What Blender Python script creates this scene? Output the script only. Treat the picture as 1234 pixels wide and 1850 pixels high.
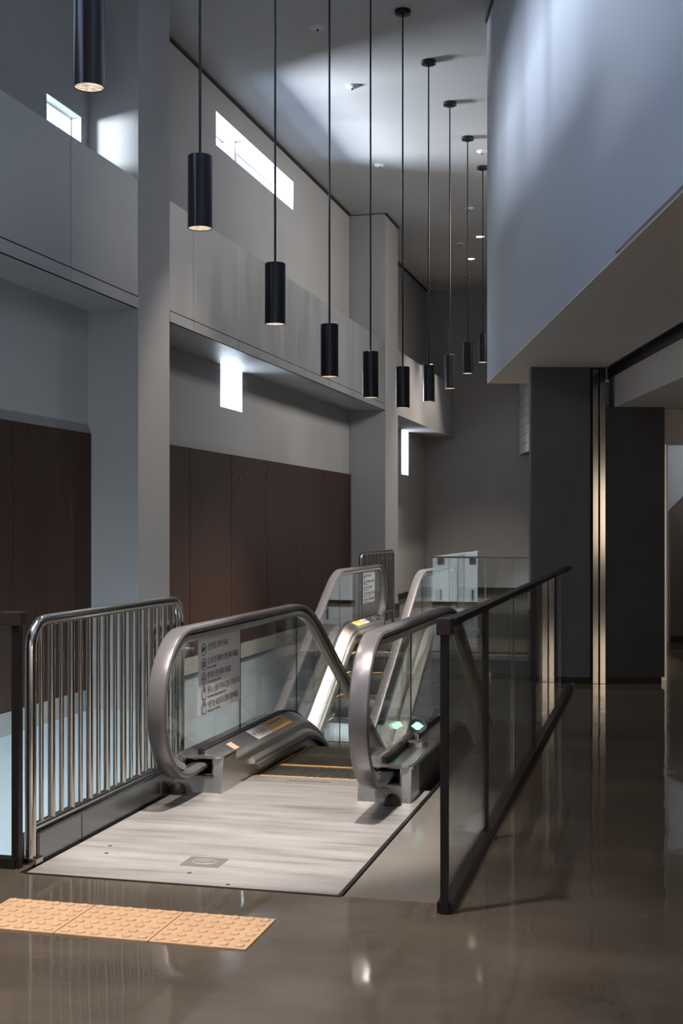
import bpy, bmesh, math, random
from mathutils import Vector, Matrix
random.seed(7)
PI = math.pi
for o in list(bpy.data.objects): bpy.data.objects.remove(o, do_unlink=True)
SC = bpy.context.scene
C = SC.collection
TH = math.radians(14.266)          # the hall's long axis against the camera axis

# ------------------------------------------------------------------ camera
cd = bpy.data.cameras.new('camera'); cam = bpy.data.objects.new('camera', cd); C.objects.link(cam)
cam.location = (0, 0, 1.5); cam.rotation_euler = (PI/2, 0, TH)
cd.sensor_fit = 'VERTICAL'; cd.sensor_height = 36; cd.sensor_width = 24; cd.lens = 45
cd.shift_y = 26/1850; cd.clip_start = 0.05; cd.clip_end = 200
SC.camera = cam

# ------------------------------------------------------------------ world, exposure
SC.view_settings.view_transform = 'Standard'; SC.view_settings.look = 'None'
SC.view_settings.gamma = 1.0; SC.view_settings.use_curve_mapping = False
SC.view_settings.exposure = 0.0
wd = bpy.data.worlds.new('sky'); SC.world = wd; wd.use_nodes = True
bg = wd.node_tree.nodes['Background']; bg.inputs[0].default_value = (0.80, 0.90, 1.0, 1); bg.inputs[1].default_value = 1.5
SC.cycles.max_bounces = 8; SC.cycles.diffuse_bounces = 4; SC.cycles.glossy_bounces = 5
SC.cycles.use_adaptive_sampling = True; SC.cycles.adaptive_threshold = 0.04
SC.cycles.transparent_max_bounces = 32; SC.cycles.transmission_bounces = 8
SC.cycles.use_denoising = True; SC.cycles.sample_clamp_indirect = 6.0
SC.cycles.caustics_reflective = False; SC.cycles.caustics_refractive = False

# ------------------------------------------------------------------ large lights (daylight outside the windows, added fill)
def area(name, loc, target, sx, sy, power, col=(1, 1, 1), spread=180):
    l = bpy.data.lights.new(name, 'AREA'); l.shape = 'RECTANGLE'; l.size = sx; l.size_y = sy
    l.energy = power; l.color = col; l.spread = math.radians(spread)
    o = bpy.data.objects.new(name, l); C.objects.link(o); o.location = loc
    o.rotation_euler = (Vector(target)-Vector(loc)).to_track_quat('-Z', 'Y').to_euler()
    return o
def spot(name, loc, target, power, col=(1, 1, 1), angle=60, blend=0.5, r=0.05):
    l = bpy.data.lights.new(name, 'SPOT'); l.energy = power; l.color = col
    l.spot_size = math.radians(angle); l.spot_blend = blend; l.shadow_soft_size = r
    o = bpy.data.objects.new(name, l); C.objects.link(o); o.location = loc
    o.rotation_euler = (Vector(target)-Vector(loc)).to_track_quat('-Z', 'Y').to_euler()
    return o
BLUE = (0.50, 0.68, 1.0); DAY = (0.86, 0.93, 1.0); WARM = (1.0, 0.80, 0.62); LED = (1.0, 0.90, 0.80)
area('daylight_strip_window', (-11.5, 15.9, 5.2), (-5.3, 16.4, 6.4), 3.6, 2.4, 7800, DAY)
area('daylight_strip_window', (-11.0, 15.9, 3.0), (-5.3, 16.4, 6.4), 4.4, 3.2, 1700, BLUE)
area('daylight_bay_window', (-9.5, 4.7, 4.9), (-5.2, 7.5, 5.1), 1.6, 1.0, 2000, DAY)
area('daylight_near_window', (-5.75, 2.4, 5.2), (0, 3.4, 4.6), 4.6, 2.3, 160, BLUE)
area('daylight_end_window', (-7.6, 7.9, 5.2), (-5.2, 10.5, 5.0), 1.0, 0.8, 120, DAY)
area('daylight_low_window', (-5.75, 15.33, 3.24), (0, 15.33, 3.4), 0.8, 0.5, 20, DAY)
area('daylight_slit_window', (-5.75, 26.4, 3.05), (0, 26.4, 3.05), 0.75, 0.9, 22, DAY)
FILL_FRONT = area('daylight_facade', (0.5, -5.8, 3.4), (-1, 10, 2.6), 9.0, 5.0, 130, (0.96, 0.95, 1.0))  # unseen frontal fill, added to raise the ambient level
FILL_RIGHT = area('shopfront_light', (7.7, -1.5, 1.75), (0, 1, 1.6), 4.5, 1.6, 120, (1.0, 0.80, 0.60))  # added warm fill, gives the guide rails something bright to mirror
FILL_FAR = area('far_hall_light', (1.2, 18.5, 6.2), (-5, 18.8, 3.6), 2.4, 1.2, 120, (1.0, 0.96, 0.91), 115)  # added fill hidden behind the bulkhead, lights the left wall's far bays

# ------------------------------------------------------------------ materials
MATS = {}
def nt(name):
    m = bpy.data.materials.new(name); m.use_nodes = True; MATS[name] = m
    t = m.node_tree; b = t.nodes['Principled BSDF']
    return m, t, b
def tex(t, scale=(1, 1, 1), kind='noise', s=5.0, detail=4.0, rough=0.55):
    tc = t.nodes.new('ShaderNodeTexCoord'); mp = t.nodes.new('ShaderNodeMapping')
    mp.inputs['Scale'].default_value = scale
    t.links.new(tc.outputs['Object'], mp.inputs['Vector'])
    n = t.nodes.new('ShaderNodeTexNoise' if kind == 'noise' else 'ShaderNodeTexVoronoi')
    n.inputs['Scale'].default_value = s
    if kind == 'noise':
        n.inputs['Detail'].default_value = detail; n.inputs['Roughness'].default_value = rough
    t.links.new(mp.outputs['Vector'], n.inputs['Vector'])
    return n
def ramp(t, src, stops):
    r = t.nodes.new('ShaderNodeValToRGB'); e = r.color_ramp.elements
    e[0].position, e[0].color = stops[0][0], (*stops[0][1], 1)
    e[1].position, e[1].color = stops[-1][0], (*stops[-1][1], 1)
    for p, c in stops[1:-1]:
        x = e.new(p); x.color = (*c, 1)
    t.links.new(src, r.inputs['Fac']); return r
def mat(name, col, rough=0.5, metal=0.0, var=0.0, scale=(1, 1, 1), s=6.0, bump=0.0, bs=None, rvar=0.0, coat=0.0, detail=4.0, aniso=0.0, spec=None):
    m, t, b = nt(name)
    b.inputs['Base Color'].default_value = (*col, 1); b.inputs['Roughness'].default_value = rough
    b.inputs['Metallic'].default_value = metal; b.inputs['Coat Weight'].default_value = coat
    b.inputs['Coat Roughness'].default_value = 0.08
    if spec is not None: b.inputs['Specular IOR Level'].default_value = spec
    if aniso: b.inputs['Anisotropic'].default_value = aniso
    if var or bump or rvar:
        n = tex(t, scale, 'noise', s, detail)
        if var:
            r = ramp(t, n.outputs['Fac'], [(0.28, tuple(max(0, c*(1-var)) for c in col)), (0.72, tuple(min(1, c*(1+var)) for c in col))])
            t.links.new(r.outputs['Color'], b.inputs['Base Color'])
        if rvar:
            mr = t.nodes.new('ShaderNodeMapRange'); mr.inputs['From Min'].default_value = 0.3; mr.inputs['From Max'].default_value = 0.7
            mr.inputs['To Min'].default_value = max(0.01, rough-rvar); mr.inputs['To Max'].default_value = rough+rvar
            t.links.new(n.outputs['Fac'], mr.inputs['Value']); t.links.new(mr.outputs['Result'], b.inputs['Roughness'])
        if bump:
            bn = n if bs is None else tex(t, scale, 'noise', bs, 2.0)
            bp = t.nodes.new('ShaderNodeBump'); bp.inputs['Strength'].default_value = bump; bp.inputs['Distance'].default_value = 0.01
            t.links.new(bn.outputs['Fac'], bp.inputs['Height']); t.links.new(bp.outputs['Normal'], b.inputs['Normal'])
    return m
def emis(name, col, strength, noise=None):
    m, t, b = nt(name)
    b.inputs['Base Color'].default_value = (*[c*0.5 for c in col], 1)
    b.inputs['Emission Color'].default_value = (*col, 1); b.inputs['Emission Strength'].default_value = strength
    if noise:
        n = tex(t, (1, 1, 1), 'noise', noise, 3.0)
        r = ramp(t, n.outputs['Fac'], [(0.35, tuple(c*0.35 for c in col)), (0.62, col)])
        t.links.new(r.outputs['Color'], b.inputs['Emission Color'])
    return m
def glass(name, tint=(0.93, 0.97, 0.96), rough=0.0, ior=1.5):
    m = bpy.data.materials.new(name); m.use_nodes = True; MATS[name] = m
    t = m.node_tree; t.nodes.clear()
    out = t.nodes.new('ShaderNodeOutputMaterial'); mx = t.nodes.new('ShaderNodeMixShader')
    tr = t.nodes.new('ShaderNodeBsdfTransparent'); tr.inputs['Color'].default_value = (*tint, 1)
    gl = t.nodes.new('ShaderNodeBsdfGlossy'); gl.inputs['Roughness'].default_value = rough; gl.inputs['Color'].default_value = (1, 1, 1, 1)
    fr = t.nodes.new('ShaderNodeFresnel'); fr.inputs['IOR'].default_value = ior
    # the same reflectance on both faces of the sheet
    geo = t.nodes.new('ShaderNodeNewGeometry'); ma = t.nodes.new('ShaderNodeMath'); ma.operation = 'MULTIPLY_ADD'
    ma.inputs[1].default_value = 1.0/ior-ior; ma.inputs[2].default_value = ior
    t.links.new(geo.outputs['Backfacing'], ma.inputs[0]); t.links.new(ma.outputs[0], fr.inputs['IOR'])
    lw = t.nodes.new('ShaderNodeLayerWeight')
    t.links.new(fr.outputs[0], mx.inputs['Fac']); t.links.new(tr.outputs[0], mx.inputs[1]); t.links.new(gl.outputs[0], mx.inputs[2])
    t.nodes.remove(lw)
    t.links.new(mx.outputs[0], out.inputs['Surface'])
    return m

mat('wall_paint', (0.37, 0.365, 0.36), 0.75, var=0.03, s=1.2, bump=0.03, bs=60)
mat('ceiling_paint', (0.55, 0.55, 0.55), 0.6, var=0.02, s=0.8)
mat('bulkhead_paint', (0.52, 0.56, 0.64), 0.55, var=0.03, s=0.8)
mat('soffit_paint', (0.82, 0.74, 0.68), 0.6, var=0.03, s=1.0)
mat('gap_black', (0.012, 0.012, 0.012), 0.6)
mat('satin_metal', (0.47, 0.475, 0.48), 0.42, metal=0.6, var=0.04, scale=(1, 1, 0.3), s=3.0, rvar=0.04)
mat('lower_wall_panel', (0.46, 0.50, 0.53), 0.32, metal=0.25, var=0.04, s=1.0)
mat('concrete_band', (0.24, 0.235, 0.225), 0.7, var=0.08, s=4.0)
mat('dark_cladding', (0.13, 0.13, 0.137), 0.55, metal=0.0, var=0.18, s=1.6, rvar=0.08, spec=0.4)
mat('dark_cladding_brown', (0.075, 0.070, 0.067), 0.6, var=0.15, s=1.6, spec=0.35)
mat('polished_steel', (0.32, 0.31, 0.295), 0.12, metal=1.0, bump=0.01, s=3.0)
mat('tube_steel', (0.56, 0.54, 0.51), 0.16, metal=1.0)
mat('brushed_steel', (0.56, 0.55, 0.54), 0.32, metal=0.9, var=0.04, s=2.0, rvar=0.03, detail=1.0)
mat('deck_steel', (0.52, 0.51, 0.50), 0.28, metal=0.9, var=0.04, s=2.0, rvar=0.03, detail=1.0)
mat('outer_steel', (0.70, 0.69, 0.67), 0.40, metal=0.45, var=0.03, s=2.0)
mat('handrail_rubber', (0.135, 0.128, 0.136), 0.30, metal=0.25, var=0.03, s=3.0)
mat('black_rubber', (0.018, 0.018, 0.018), 0.55)
mat('black_satin', (0.012, 0.013, 0.016), 0.26, metal=0.3)
mat('dark_bronze', (0.030, 0.026, 0.026), 0.4, metal=0.6)
mat('bronze_cap', (0.045, 0.030, 0.030), 0.45, metal=0.3)
mat('step_metal', (0.16, 0.15, 0.135), 0.4, metal=0.7, var=0.1, s=8.0)
mat('step_yellow', (0.85, 0.52, 0.19), 0.5)
mat('aluminium', (0.66, 0.64, 0.60), 0.35, metal=0.9)
mat('bristle', (0.06, 0.055, 0.05), 0.9, var=0.6, s=120, bump=0.8)
mat('tactile_tile', (0.68, 0.44, 0.26), 0.5, var=0.10, s=7.0, coat=0.2)
mat('white_film', (0.80, 0.84, 0.84), 0.35, var=0.03, s=2.0)
mat('ink', (0.07, 0.07, 0.075), 0.6)
mat('sticker_white', (0.82, 0.80, 0.78), 0.4)
mat('sticker_yellow', (0.80, 0.48, 0.16), 0.45)
mat('sticker_orange', (0.85, 0.42, 0.28), 0.45)
mat('sticker_red', (0.65, 0.16, 0.10), 0.45)
mat('white_door', (0.80, 0.84, 0.86), 0.4)
mat('white_plastic', (0.75, 0.75, 0.73), 0.4)
mat('pale_wall', (0.50, 0.50, 0.52), 0.6, var=0.03, s=1.0)
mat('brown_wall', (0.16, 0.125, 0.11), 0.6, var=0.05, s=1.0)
mat('gloss_tile', (0.80, 0.80, 0.81), 0.12, var=0.05, s=2.0)
mat('grout', (0.16, 0.15, 0.15), 0.8)
mat('side_panel_floor', (0.15, 0.138, 0.124), 0.16, var=0.06, s=2.0, rvar=0.05)
mat('rating_plate', (0.42, 0.40, 0.38), 0.35, metal=0.8)
mat('plaque_grey', (0.11, 0.105, 0.10), 0.6, metal=0.2)
mat('kerb_steel', (0.22, 0.235, 0.24), 0.24, metal=0.85, var=0.04, s=2.0)
mat('cladding_bronze', (0.055, 0.050, 0.046), 0.35, metal=0.4)
emis('led_white', (1.0, 0.86, 0.68), 14.0)
emis('pendant_glow', (1.0, 0.80, 0.60), 1.0, noise=55)
emis('led_green', (0.42, 1.0, 0.72), 3.0)
mat('led_back', (0.01, 0.06, 0.04), 0.4)
glass('clear_glass', (0.95, 0.975, 0.97))
glass('window_glass', (0.97, 0.98, 1.0))
# wood veneer: fine vertical grain
m, t, b = nt('wood_veneer')
n1 = tex(t, (1, 30, 0.35), 'noise', 4.0, 6.0, 0.6); n2 = tex(t, (1, 5, 0.1), 'noise', 2.0, 2.0)
mxn = t.nodes.new('ShaderNodeMath'); mxn.operation = 'MULTIPLY_ADD'; mxn.inputs[1].default_value = 0.65; mxn.inputs[2].default_value = 0.18
t.links.new(n1.outputs['Fac'], mxn.inputs[0])
r = ramp(t, mxn.outputs[0], [(0.36, (0.022, 0.0115, 0.0085)), (0.50, (0.040, 0.021, 0.015)), (0.66, (0.060, 0.032, 0.023))])
t.links.new(r.outputs['Color'], b.inputs['Base Color']); b.inputs['Roughness'].default_value = 0.55; b.inputs['Specular IOR Level'].default_value = 0.2
# polished concrete floor: soft cloudy stains, thin waviness in the polish
m, t, b = nt('polished_concrete')
n1 = tex(t, (1.0, 1.6, 1), 'noise', 1.3, 5.0, 0.6)
r = ramp(t, n1.outputs['Fac'], [(0.30, (0.080, 0.064, 0.050)), (0.52, (0.110, 0.089, 0.070)), (0.75, (0.145, 0.118, 0.094))])
t.links.new(r.outputs['Color'], b.inputs['Base Color'])
n3 = tex(t, (1.2, 1.2, 1), 'noise', 2.2, 3.0)
mr = t.nodes.new('ShaderNodeMapRange'); mr.inputs['From Min'].default_value = 0.35; mr.inputs['From Max'].default_value = 0.7
mr.inputs['To Min'].default_value = 0.02; mr.inputs['To Max'].default_value = 0.085
t.links.new(n3.outputs['Fac'], mr.inputs['Value']); t.links.new(mr.outputs['Result'], b.inputs['Roughness'])
n4 = tex(t, (1, 1, 1), 'noise', 2.6, 1.5); bp = t.nodes.new('ShaderNodeBump'); bp.inputs['Strength'].default_value = 0.10; bp.inputs['Distance'].default_value = 0.02
t.links.new(n4.outputs['Fac'], bp.inputs['Height']); t.links.new(bp.outputs['Normal'], b.inputs['Normal'])
b.inputs['IOR'].default_value = 1.5
# brushed, worn landing plate: streaks along X
m, t, b = nt('landing_steel')
n1 = tex(t, (0.6, 6, 1), 'noise', 2.2, 6.0, 0.62); n2 = tex(t, (0.5, 1.6, 1), 'noise', 2.6, 3.0, 0.5)
av = t.nodes.new('ShaderNodeMath'); av.operation = 'MULTIPLY_ADD'; av.inputs[1].default_value = 0.6
hv = t.nodes.new('ShaderNodeMath'); hv.operation = 'MULTIPLY'; hv.inputs[1].default_value = 0.4
t.links.new(n2.outputs['Fac'], hv.inputs[0]); t.links.new(n1.outputs['Fac'], av.inputs[0]); t.links.new(hv.outputs[0], av.inputs[2])
r = ramp(t, av.outputs[0], [(0.36, (0.22, 0.205, 0.195)), (0.48, (0.35, 0.335, 0.325)), (0.62, (0.45, 0.43, 0.42))])
t.links.new(r.outputs['Color'], b.inputs['Base Color']); b.inputs['Metallic'].default_value = 0.55
b.inputs['Roughness'].default_value = 0.42
bp = t.nodes.new('ShaderNodeBump'); bp.inputs['Strength'].default_value = 0.05; bp.inputs['Distance'].default_value = 0.01
t.links.new(n1.outputs['Fac'], bp.inputs['Height']); t.links.new(bp.outputs['Normal'], b.inputs['Normal'])

# ------------------------------------------------------------------ mesh helpers
class MB:
    def __init__(s): s.v = []; s.f = []
    def add(s, v, f):
        k = len(s.v); s.v += [tuple(p) for p in v]; s.f += [tuple(i+k for i in q) for q in f]; return s
    def box(s, x0, x1, y0, y1, z0, z1):
        return s.add([(x0, y0, z0), (x1, y0, z0), (x1, y1, z0), (x0, y1, z0), (x0, y0, z1), (x1, y0, z1), (x1, y1, z1), (x0, y1, z1)],
                     [(0, 3, 2, 1), (4, 5, 6, 7), (0, 1, 5, 4), (1, 2, 6, 5), (2, 3, 7, 6), (3, 0, 4, 7)])
    def prism_x(s, poly, x0, x1):       # polygon in (y,z), counter-clockwise seen from +x
        n = len(poly)
        v = [(x0, y, z) for y, z in poly]+[(x1, y, z) for y, z in poly]
        f = [tuple(range(n-1, -1, -1)), tuple(range(n, 2*n))]+[(i, (i+1) % n, n+(i+1) % n, n+i) for i in range(n)]
        return s.add(v, f)
    def lathe(s, prof, c=(0, 0, 0), n=24, axis='z'):
        k = len(prof); v = []; f = []
        for i in range(n):
            a = 2*PI*i/n
            for r_, z in prof: v.append((c[0]+r_*math.cos(a), c[1]+r_*math.sin(a), c[2]+z))
        for i in range(n):
            j = (i+1) % n
            for q in range(k-1): f.append((i*k+q, j*k+q, j*k+q+1, i*k+q+1))
        return s.add(v, f)
    def tube(s, pts, r, n=10, caps=True):
        pts = [Vector(p) for p in pts]; rings = []
        for i, p in enumerate(pts):
            d = (pts[min(i+1, len(pts)-1)]-pts[max(i-1, 0)]).normalized()
            up = Vector((0, 0, 1)) if abs(d.z) < 0.95 else Vector((1, 0, 0))
            if i and abs(d.dot(rings[-1][1])) < 0.99: up = rings[-1][1]
            a = d.cross(up).normalized(); bb = a.cross(d).normalized()
            rings.append(([p+a*(r*math.cos(2*PI*k/n))+bb*(r*math.sin(2*PI*k/n)) for k in range(n)], bb))
        v = [q for rg, _ in rings for q in rg]; f = []
        for i in range(len(pts)-1):
            for k in range(n): f.append((i*n+k, i*n+(k+1) % n, (i+1)*n+(k+1) % n, (i+1)*n+k))
        if caps: f += [tuple(range(n-1, -1, -1)), tuple(range((len(pts)-1)*n, len(pts)*n))]
        return s.add(v, f)
    def sweep(s, path, sec, closed=True, caps=True):
        # path in (y,z); section points (x, n) with n along the left normal of the path
        n = len(sec); v = []; f = []
        for i, p in enumerate(path):
            a = path[max(i-1, 0)]; c = path[min(i+1, len(path)-1)]
            dy, dz = c[0]-a[0], c[1]-a[1]; L = math.hypot(dy, dz); ny, nz = -dz/L, dy/L
            for x, q in sec: v.append((x, p[0]+ny*q, p[1]+nz*q))
        for i in range(len(path)-1):
            for k in range(n if closed else n-1):
                f.append((i*n+k, i*n+(k+1) % n, (i+1)*n+(k+1) % n, (i+1)*n+k))
        if caps and closed: f += [tuple(range(n-1, -1, -1)), tuple(range((len(path)-1)*n, len(path)*n))]
        return s.add(v, f)
    def build(s, name, m, parent=None, smooth=False, bevel=0.0, merge=True):
        me = bpy.data.meshes.new(name); me.from_pydata(s.v, [], s.f); me.update()
        bm = bmesh.new(); bm.from_mesh(me)
        if merge: bmesh.ops.remove_doubles(bm, verts=bm.verts, dist=1e-5)
        bmesh.ops.recalc_face_normals(bm, faces=bm.faces)
        if bevel: bmesh.ops.bevel(bm, geom=[e for e in bm.edges if e.calc_face_angle(0) > 0.6], offset=bevel, segments=2, affect='EDGES', profile=0.6)
        bm.to_mesh(me); bm.free()
        if smooth:
            for p in me.polygons: p.use_smooth = True
            try: me.set_sharp_from_angle(angle=math.radians(38))
            except Exception: pass
        me.materials.append(MATS[m])
        o = bpy.data.objects.new(name, me); C.objects.link(o)
        if parent: o.parent = parent
        return o
def tag(o, label=None, cat=None, group=None, kind=None):
    if label: o['label'] = label
    if cat: o['category'] = cat
    if group: o['group'] = group
    if kind: o['kind'] = kind
    return o
def empty(name, loc=(0, 0, 0), rz=0):
    o = bpy.data.objects.new(name, None); C.objects.link(o); o.location = loc; o.rotation_euler = (0, 0, rz)
    o.empty_display_size = 0.1; return o
def copy_tree(o, parent=None):
    c = o.copy(); C.objects.link(c)
    if parent: c.parent = parent
    for ch in o.children: copy_tree(ch, c)
    return c
def struct(o, label): return tag(o, label, kind='structure')
def text(name, body, size, loc, rot, m, parent, extr=0.0006, align='LEFT', sx=1.0):
    cu = bpy.data.curves.new(name, 'FONT'); cu.body = body; cu.size = size; cu.align_x = align; cu.extrude = extr
    cu.resolution_u = 2
    ob = bpy.data.objects.new(name, cu); C.objects.link(ob)
    bpy.context.view_layer.update()
    dg = bpy.context.evaluated_depsgraph_get()
    me = bpy.data.meshes.new_from_object(ob.evaluated_get(dg))
    bpy.data.objects.remove(ob)
    me.materials.clear(); me.materials.append(MATS[m])
    o = bpy.data.objects.new(name, me); C.objects.link(o); o.parent = parent
    o.location = loc; o.rotation_euler = rot; o.scale = (sx, 1, 1)
    return o
def wall_holes(mb, a0, a1, z0, z1, holes, P):
    # wall in (a,z) with rectangular holes; P(a,z,d) gives the point, d=0 front, d=1 back
    ax = sorted({a0, a1, *[h[0] for h in holes], *[h[1] for h in holes]}); zx = sorted({z0, z1, *[h[2] for h in holes], *[h[3] for h in holes]})
    for i in range(len(ax)-1):
        for j in range(len(zx)-1):
            ca, cz = (ax[i]+ax[i+1])/2, (zx[j]+zx[j+1])/2
            if any(h[0] < ca < h[1] and h[2] < cz < h[3] for h in holes): continue
            for d in (0, 1):
                mb.add([P(ax[i], zx[j], d), P(ax[i+1], zx[j], d), P(ax[i+1], zx[j+1], d), P(ax[i], zx[j+1], d)], [(0, 1, 2, 3)])
    for h in list(holes)+[(a0, a1, z0, z1)]:
        for (p, q) in (((h[0], h[2]), (h[1], h[2])), ((h[1], h[2]), (h[1], h[3])), ((h[1], h[3]), (h[0], h[3])), ((h[0], h[3]), (h[0], h[2]))):
            mb.add([P(*p, 0), P(*q, 0), P(*q, 1), P(*p, 1)], [(0, 1, 2, 3)])

# ------------------------------------------------------------------ setting: floor, ceiling, walls
CEIL = 6.9; W1, W2, PX = -5.20, -5.33, -4.70
fl = MB()
fl.box(-6, 8, -6, 5.03, -0.3, 0)
fl.box(-0.86, 8, 5.03, 14.81, -0.3, 0)
fl.box(-6, -2.72, 5.03, 5.16, -0.3, 0)
fl.box(-2.67, 8, 14.81, 29.5, -0.3, 0)
fl.box(-5.4, -2.67, 19.0, 29.5, -0.3, 0)
floor = struct(fl.build('floor', 'polished_concrete'), 'polished brown concrete floor of the upper hall')
struct(MB().box(-6, 8, -6, 30, CEIL, CEIL+0.3).build('ceiling', 'ceiling_paint'), 'smooth grey painted ceiling of the tall hall')
struct(MB().box(-6, 8, 3, 30, -4.8, -4.5).build('floor_lower', 'side_panel_floor'), 'grey floor of the lower level in the void')
# left wall, bay by bay, with window openings
wl = MB()
H1 = [(10.10, 10.78, 4.80, 5.25), (6.0, 9.0, 4.80, 5.35)]
wall_holes(wl, -6, 10.95, -0.19, CEIL, [(0.2, 4.6, 4.0, 6.3)]+H1, lambda a, z, d: (W1-0.2*d, a, z))
wall_holes(wl, 11.66, 21.5, -0.19, CEIL, [(14.75, 18.09, 6.15, 6.57), (14.91, 15.75, 2.975, 3.515)], lambda a, z, d: (W2-0.5*d, a, z))
wall_holes(wl, 22.6, 29.2, -0.19, CEIL, [(26.0, 26.75, 2.58, 3.52)], lambda a, z, d: (W2-0.5*d, a, z))
wall_left = struct(wl.build('wall_left', 'wall_paint', merge=False), 'tall grey painted wall with recessed bays on the left')
lw_ = MB(); lw_.box(W2-0.5, W2-0.02, 4, 29, -4.5, -0.19)
lower_wall = struct(lw_.build('wall_left_lower', 'lower_wall_panel'), 'pale bluish panelled wall of the lower level')
for i in range(9):
    y0 = 4.2+i*1.9
    MB().box(W2-0.02, W2, y0, y0+1.885, -4.4, -0.20).build('wall_panel', 'lower_wall_panel', lower_wall)
struct(MB().box(W1-0.02, W1+0.04, -1, 10.92, -0.19, 0.0).build('trim_1', 'concrete_band'), 'grey concrete band under the near wood panelling')
struct(MB().box(W2-0.02, W2+0.04, 11.68, 21.5, -0.19, 0.0).build('trim_2', 'concrete_band'), 'grey concrete band under the middle wood panelling')
# pilasters
for nm, a, bq, lb in (('pilaster', 10.92, 11.68, 'grey painted pilaster nearest the steel bar railing'), ('pilaster', 21.55, 22.62, 'grey painted pilaster behind the far escalator')):
    zb = -0.19 if a < 15 else 0
    p = MB().box(-5.6, PX, a, bq, zb, CEIL-0.02).build(nm, 'wall_paint'); struct(p, lb)
    if a < 15: struct(MB().box(-5.6, PX, a, bq, -4.5, -0.19).build('pilaster_base', 'lower_wall_panel'), 'pale lower part of the near pilaster')
# wood panels
def woods(ys, X, z1):
    for i in range(len(ys)-1):
        MB().box(X, X+0.035, ys[i]+0.006, ys[i+1]-0.006, 0.0, z1).build('wood_panel', 'wood_veneer', wall_left, bevel=0.003)
woods([6.6, 7.6, 8.6, 9.45, 10.92], W1, 2.36)
woods([11.68, 12.30, 13.78, 15.23, 16.69, 18.11, 19.64, 21.5], W2, 2.40)
b_ = MB().lathe([(0, 0), (0.016, 0), (0.016, 0.02), (0, 0.022)], n=12)
kn = b_.build('wall_bolt', 'polished_steel'); kn.location = (W2+0.035, 15.51, 2.11); kn.rotation_euler = (0, PI/2, 0); kn.parent = wall_left
# bulkhead boxes along the left wall with metal panels
BZ0, BZ1 = 3.51, 4.68
def bulk(y0, y1, joints, X, lab, m='satin_metal'):
    bx = struct(MB().box(X-0.3, PX-0.025, y0, y1, BZ0, BZ1-0.005).build('bulkhead_box', 'wall_paint' if joints is None else 'gap_black'), lab)
    if joints is None:
        MB().box(PX-0.025, PX, y0, y1, BZ0, BZ1).build('front_board', 'wall_paint', bx); return
    MB().box(X-0.2, PX, y0, y1, BZ0-0.012, BZ0).build('soffit_panel', m, bx)
    js = [y0]+joints+[y1]
    for i in range(len(js)-1):
        a, bq = js[i]+0.006, js[i+1]-0.006
        MB().box(PX-0.025, PX, a, bq, BZ0+0.10, BZ1).build('metal_panel', m, bx, bevel=0.003)
        MB().box(PX-0.025, PX+0.004, a, bq, BZ0-0.012, BZ0+0.09).build('edge_strip', m, bx, bevel=0.002)
bulk(3.0, 10.92, [4.1, 5.45, 6.8, 8.15, 9.55], W1, 'satin metal clad bulkhead of the nearest bay')
bulk(11.68, 21.55, [12.34, 13.74, 15.15, 16.44, 17.75, 19.18], W2, 'satin metal clad bulkhead of the middle bay')
bulk(22.62, 28.85, None, W2, 'grey painted bulkhead of the far bay')
# shadow gap along the ceiling
struct(MB().box(W2, W2+0.03, 11.68, 21.5, CEIL-0.035, CEIL-0.001).build('trim_3', 'gap_black'), 'dark shadow gap between middle wall and ceiling')
struct(MB().box(W2, W2+0.03, 22.6, 28.85, CEIL-0.04, CEIL-0.001).build('trim_4', 'gap_black'), 'dark shadow gap between far wall and ceiling')
struct(MB().box(PX-0.01, PX+0.02, 21.55, 22.62, CEIL-0.04, CEIL-0.001).build('trim_5', 'gap_black'), 'dark shadow gap above the far pilaster')
# windows: frame and pane set deep in the openings
def window(nm, y0, y1, z0, z1, X, lab, mull=None):
    dp = 0.15 if X == W1 else 0.40
    w = struct(empty(nm, (X-dp, 0, 0)), lab)
    f = MB(); t_ = 0.018
    f.box(0, 0.05, y0, y1, z0, z0+t_); f.box(0, 0.05, y0, y1, z1-t_, z1); f.box(0, 0.05, y0, y0+t_, z0, z1); f.box(0, 0.05, y1-t_, y1, z0, z1)
    f.build('frame', 'white_plastic', w, merge=False)
    g_ = MB(); q_ = 0.004
    e_ = dp-0.001
    g_.box(0.05, e_, y0, y1, z0, z0+q_).box(0.05, e_, y0, y1, z1-q_, z1).box(0.05, e_, y0, y0+q_, z0, z1).box(0.05, e_, y1-q_, y1, z0, z1)
    g_.build('lining', 'white_door', w, merge=False)
    for mu in (mull or ()): MB().box(0.0, min(0.22, dp-0.02), mu-0.035, mu+0.035, z0, z1).build('mullion', 'satin_metal', w)
    MB().box(0.02, 0.028, y0+t_, y1-t_, z0+t_, z1-t_).build('pane', 'window_glass', w)
window('window_1', 10.10, 10.78, 4.80, 5.25, W1, 'short high window above the nearest metal bulkhead')
window('window_2', 14.75, 18.09, 6.15, 6.57, W2, 'long bright strip window under the ceiling', (16.0,))
window('window_3', 14.91, 15.75, 2.975, 3.515, W2, 'small bright window above the wood panelling')
window('window_4', 26.0, 26.75, 2.58, 3.52, W2, 'narrow bright slit window in the far bay')
window('window_5', 0.2, 4.6, 4.0, 6.3, W1, 'large window in the left wall near the camera')
window('window_6', 6.0, 9.0, 4.80, 5.35, W1, 'high strip window in the nearest bay', (6.75, 7.5, 8.25))
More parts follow.
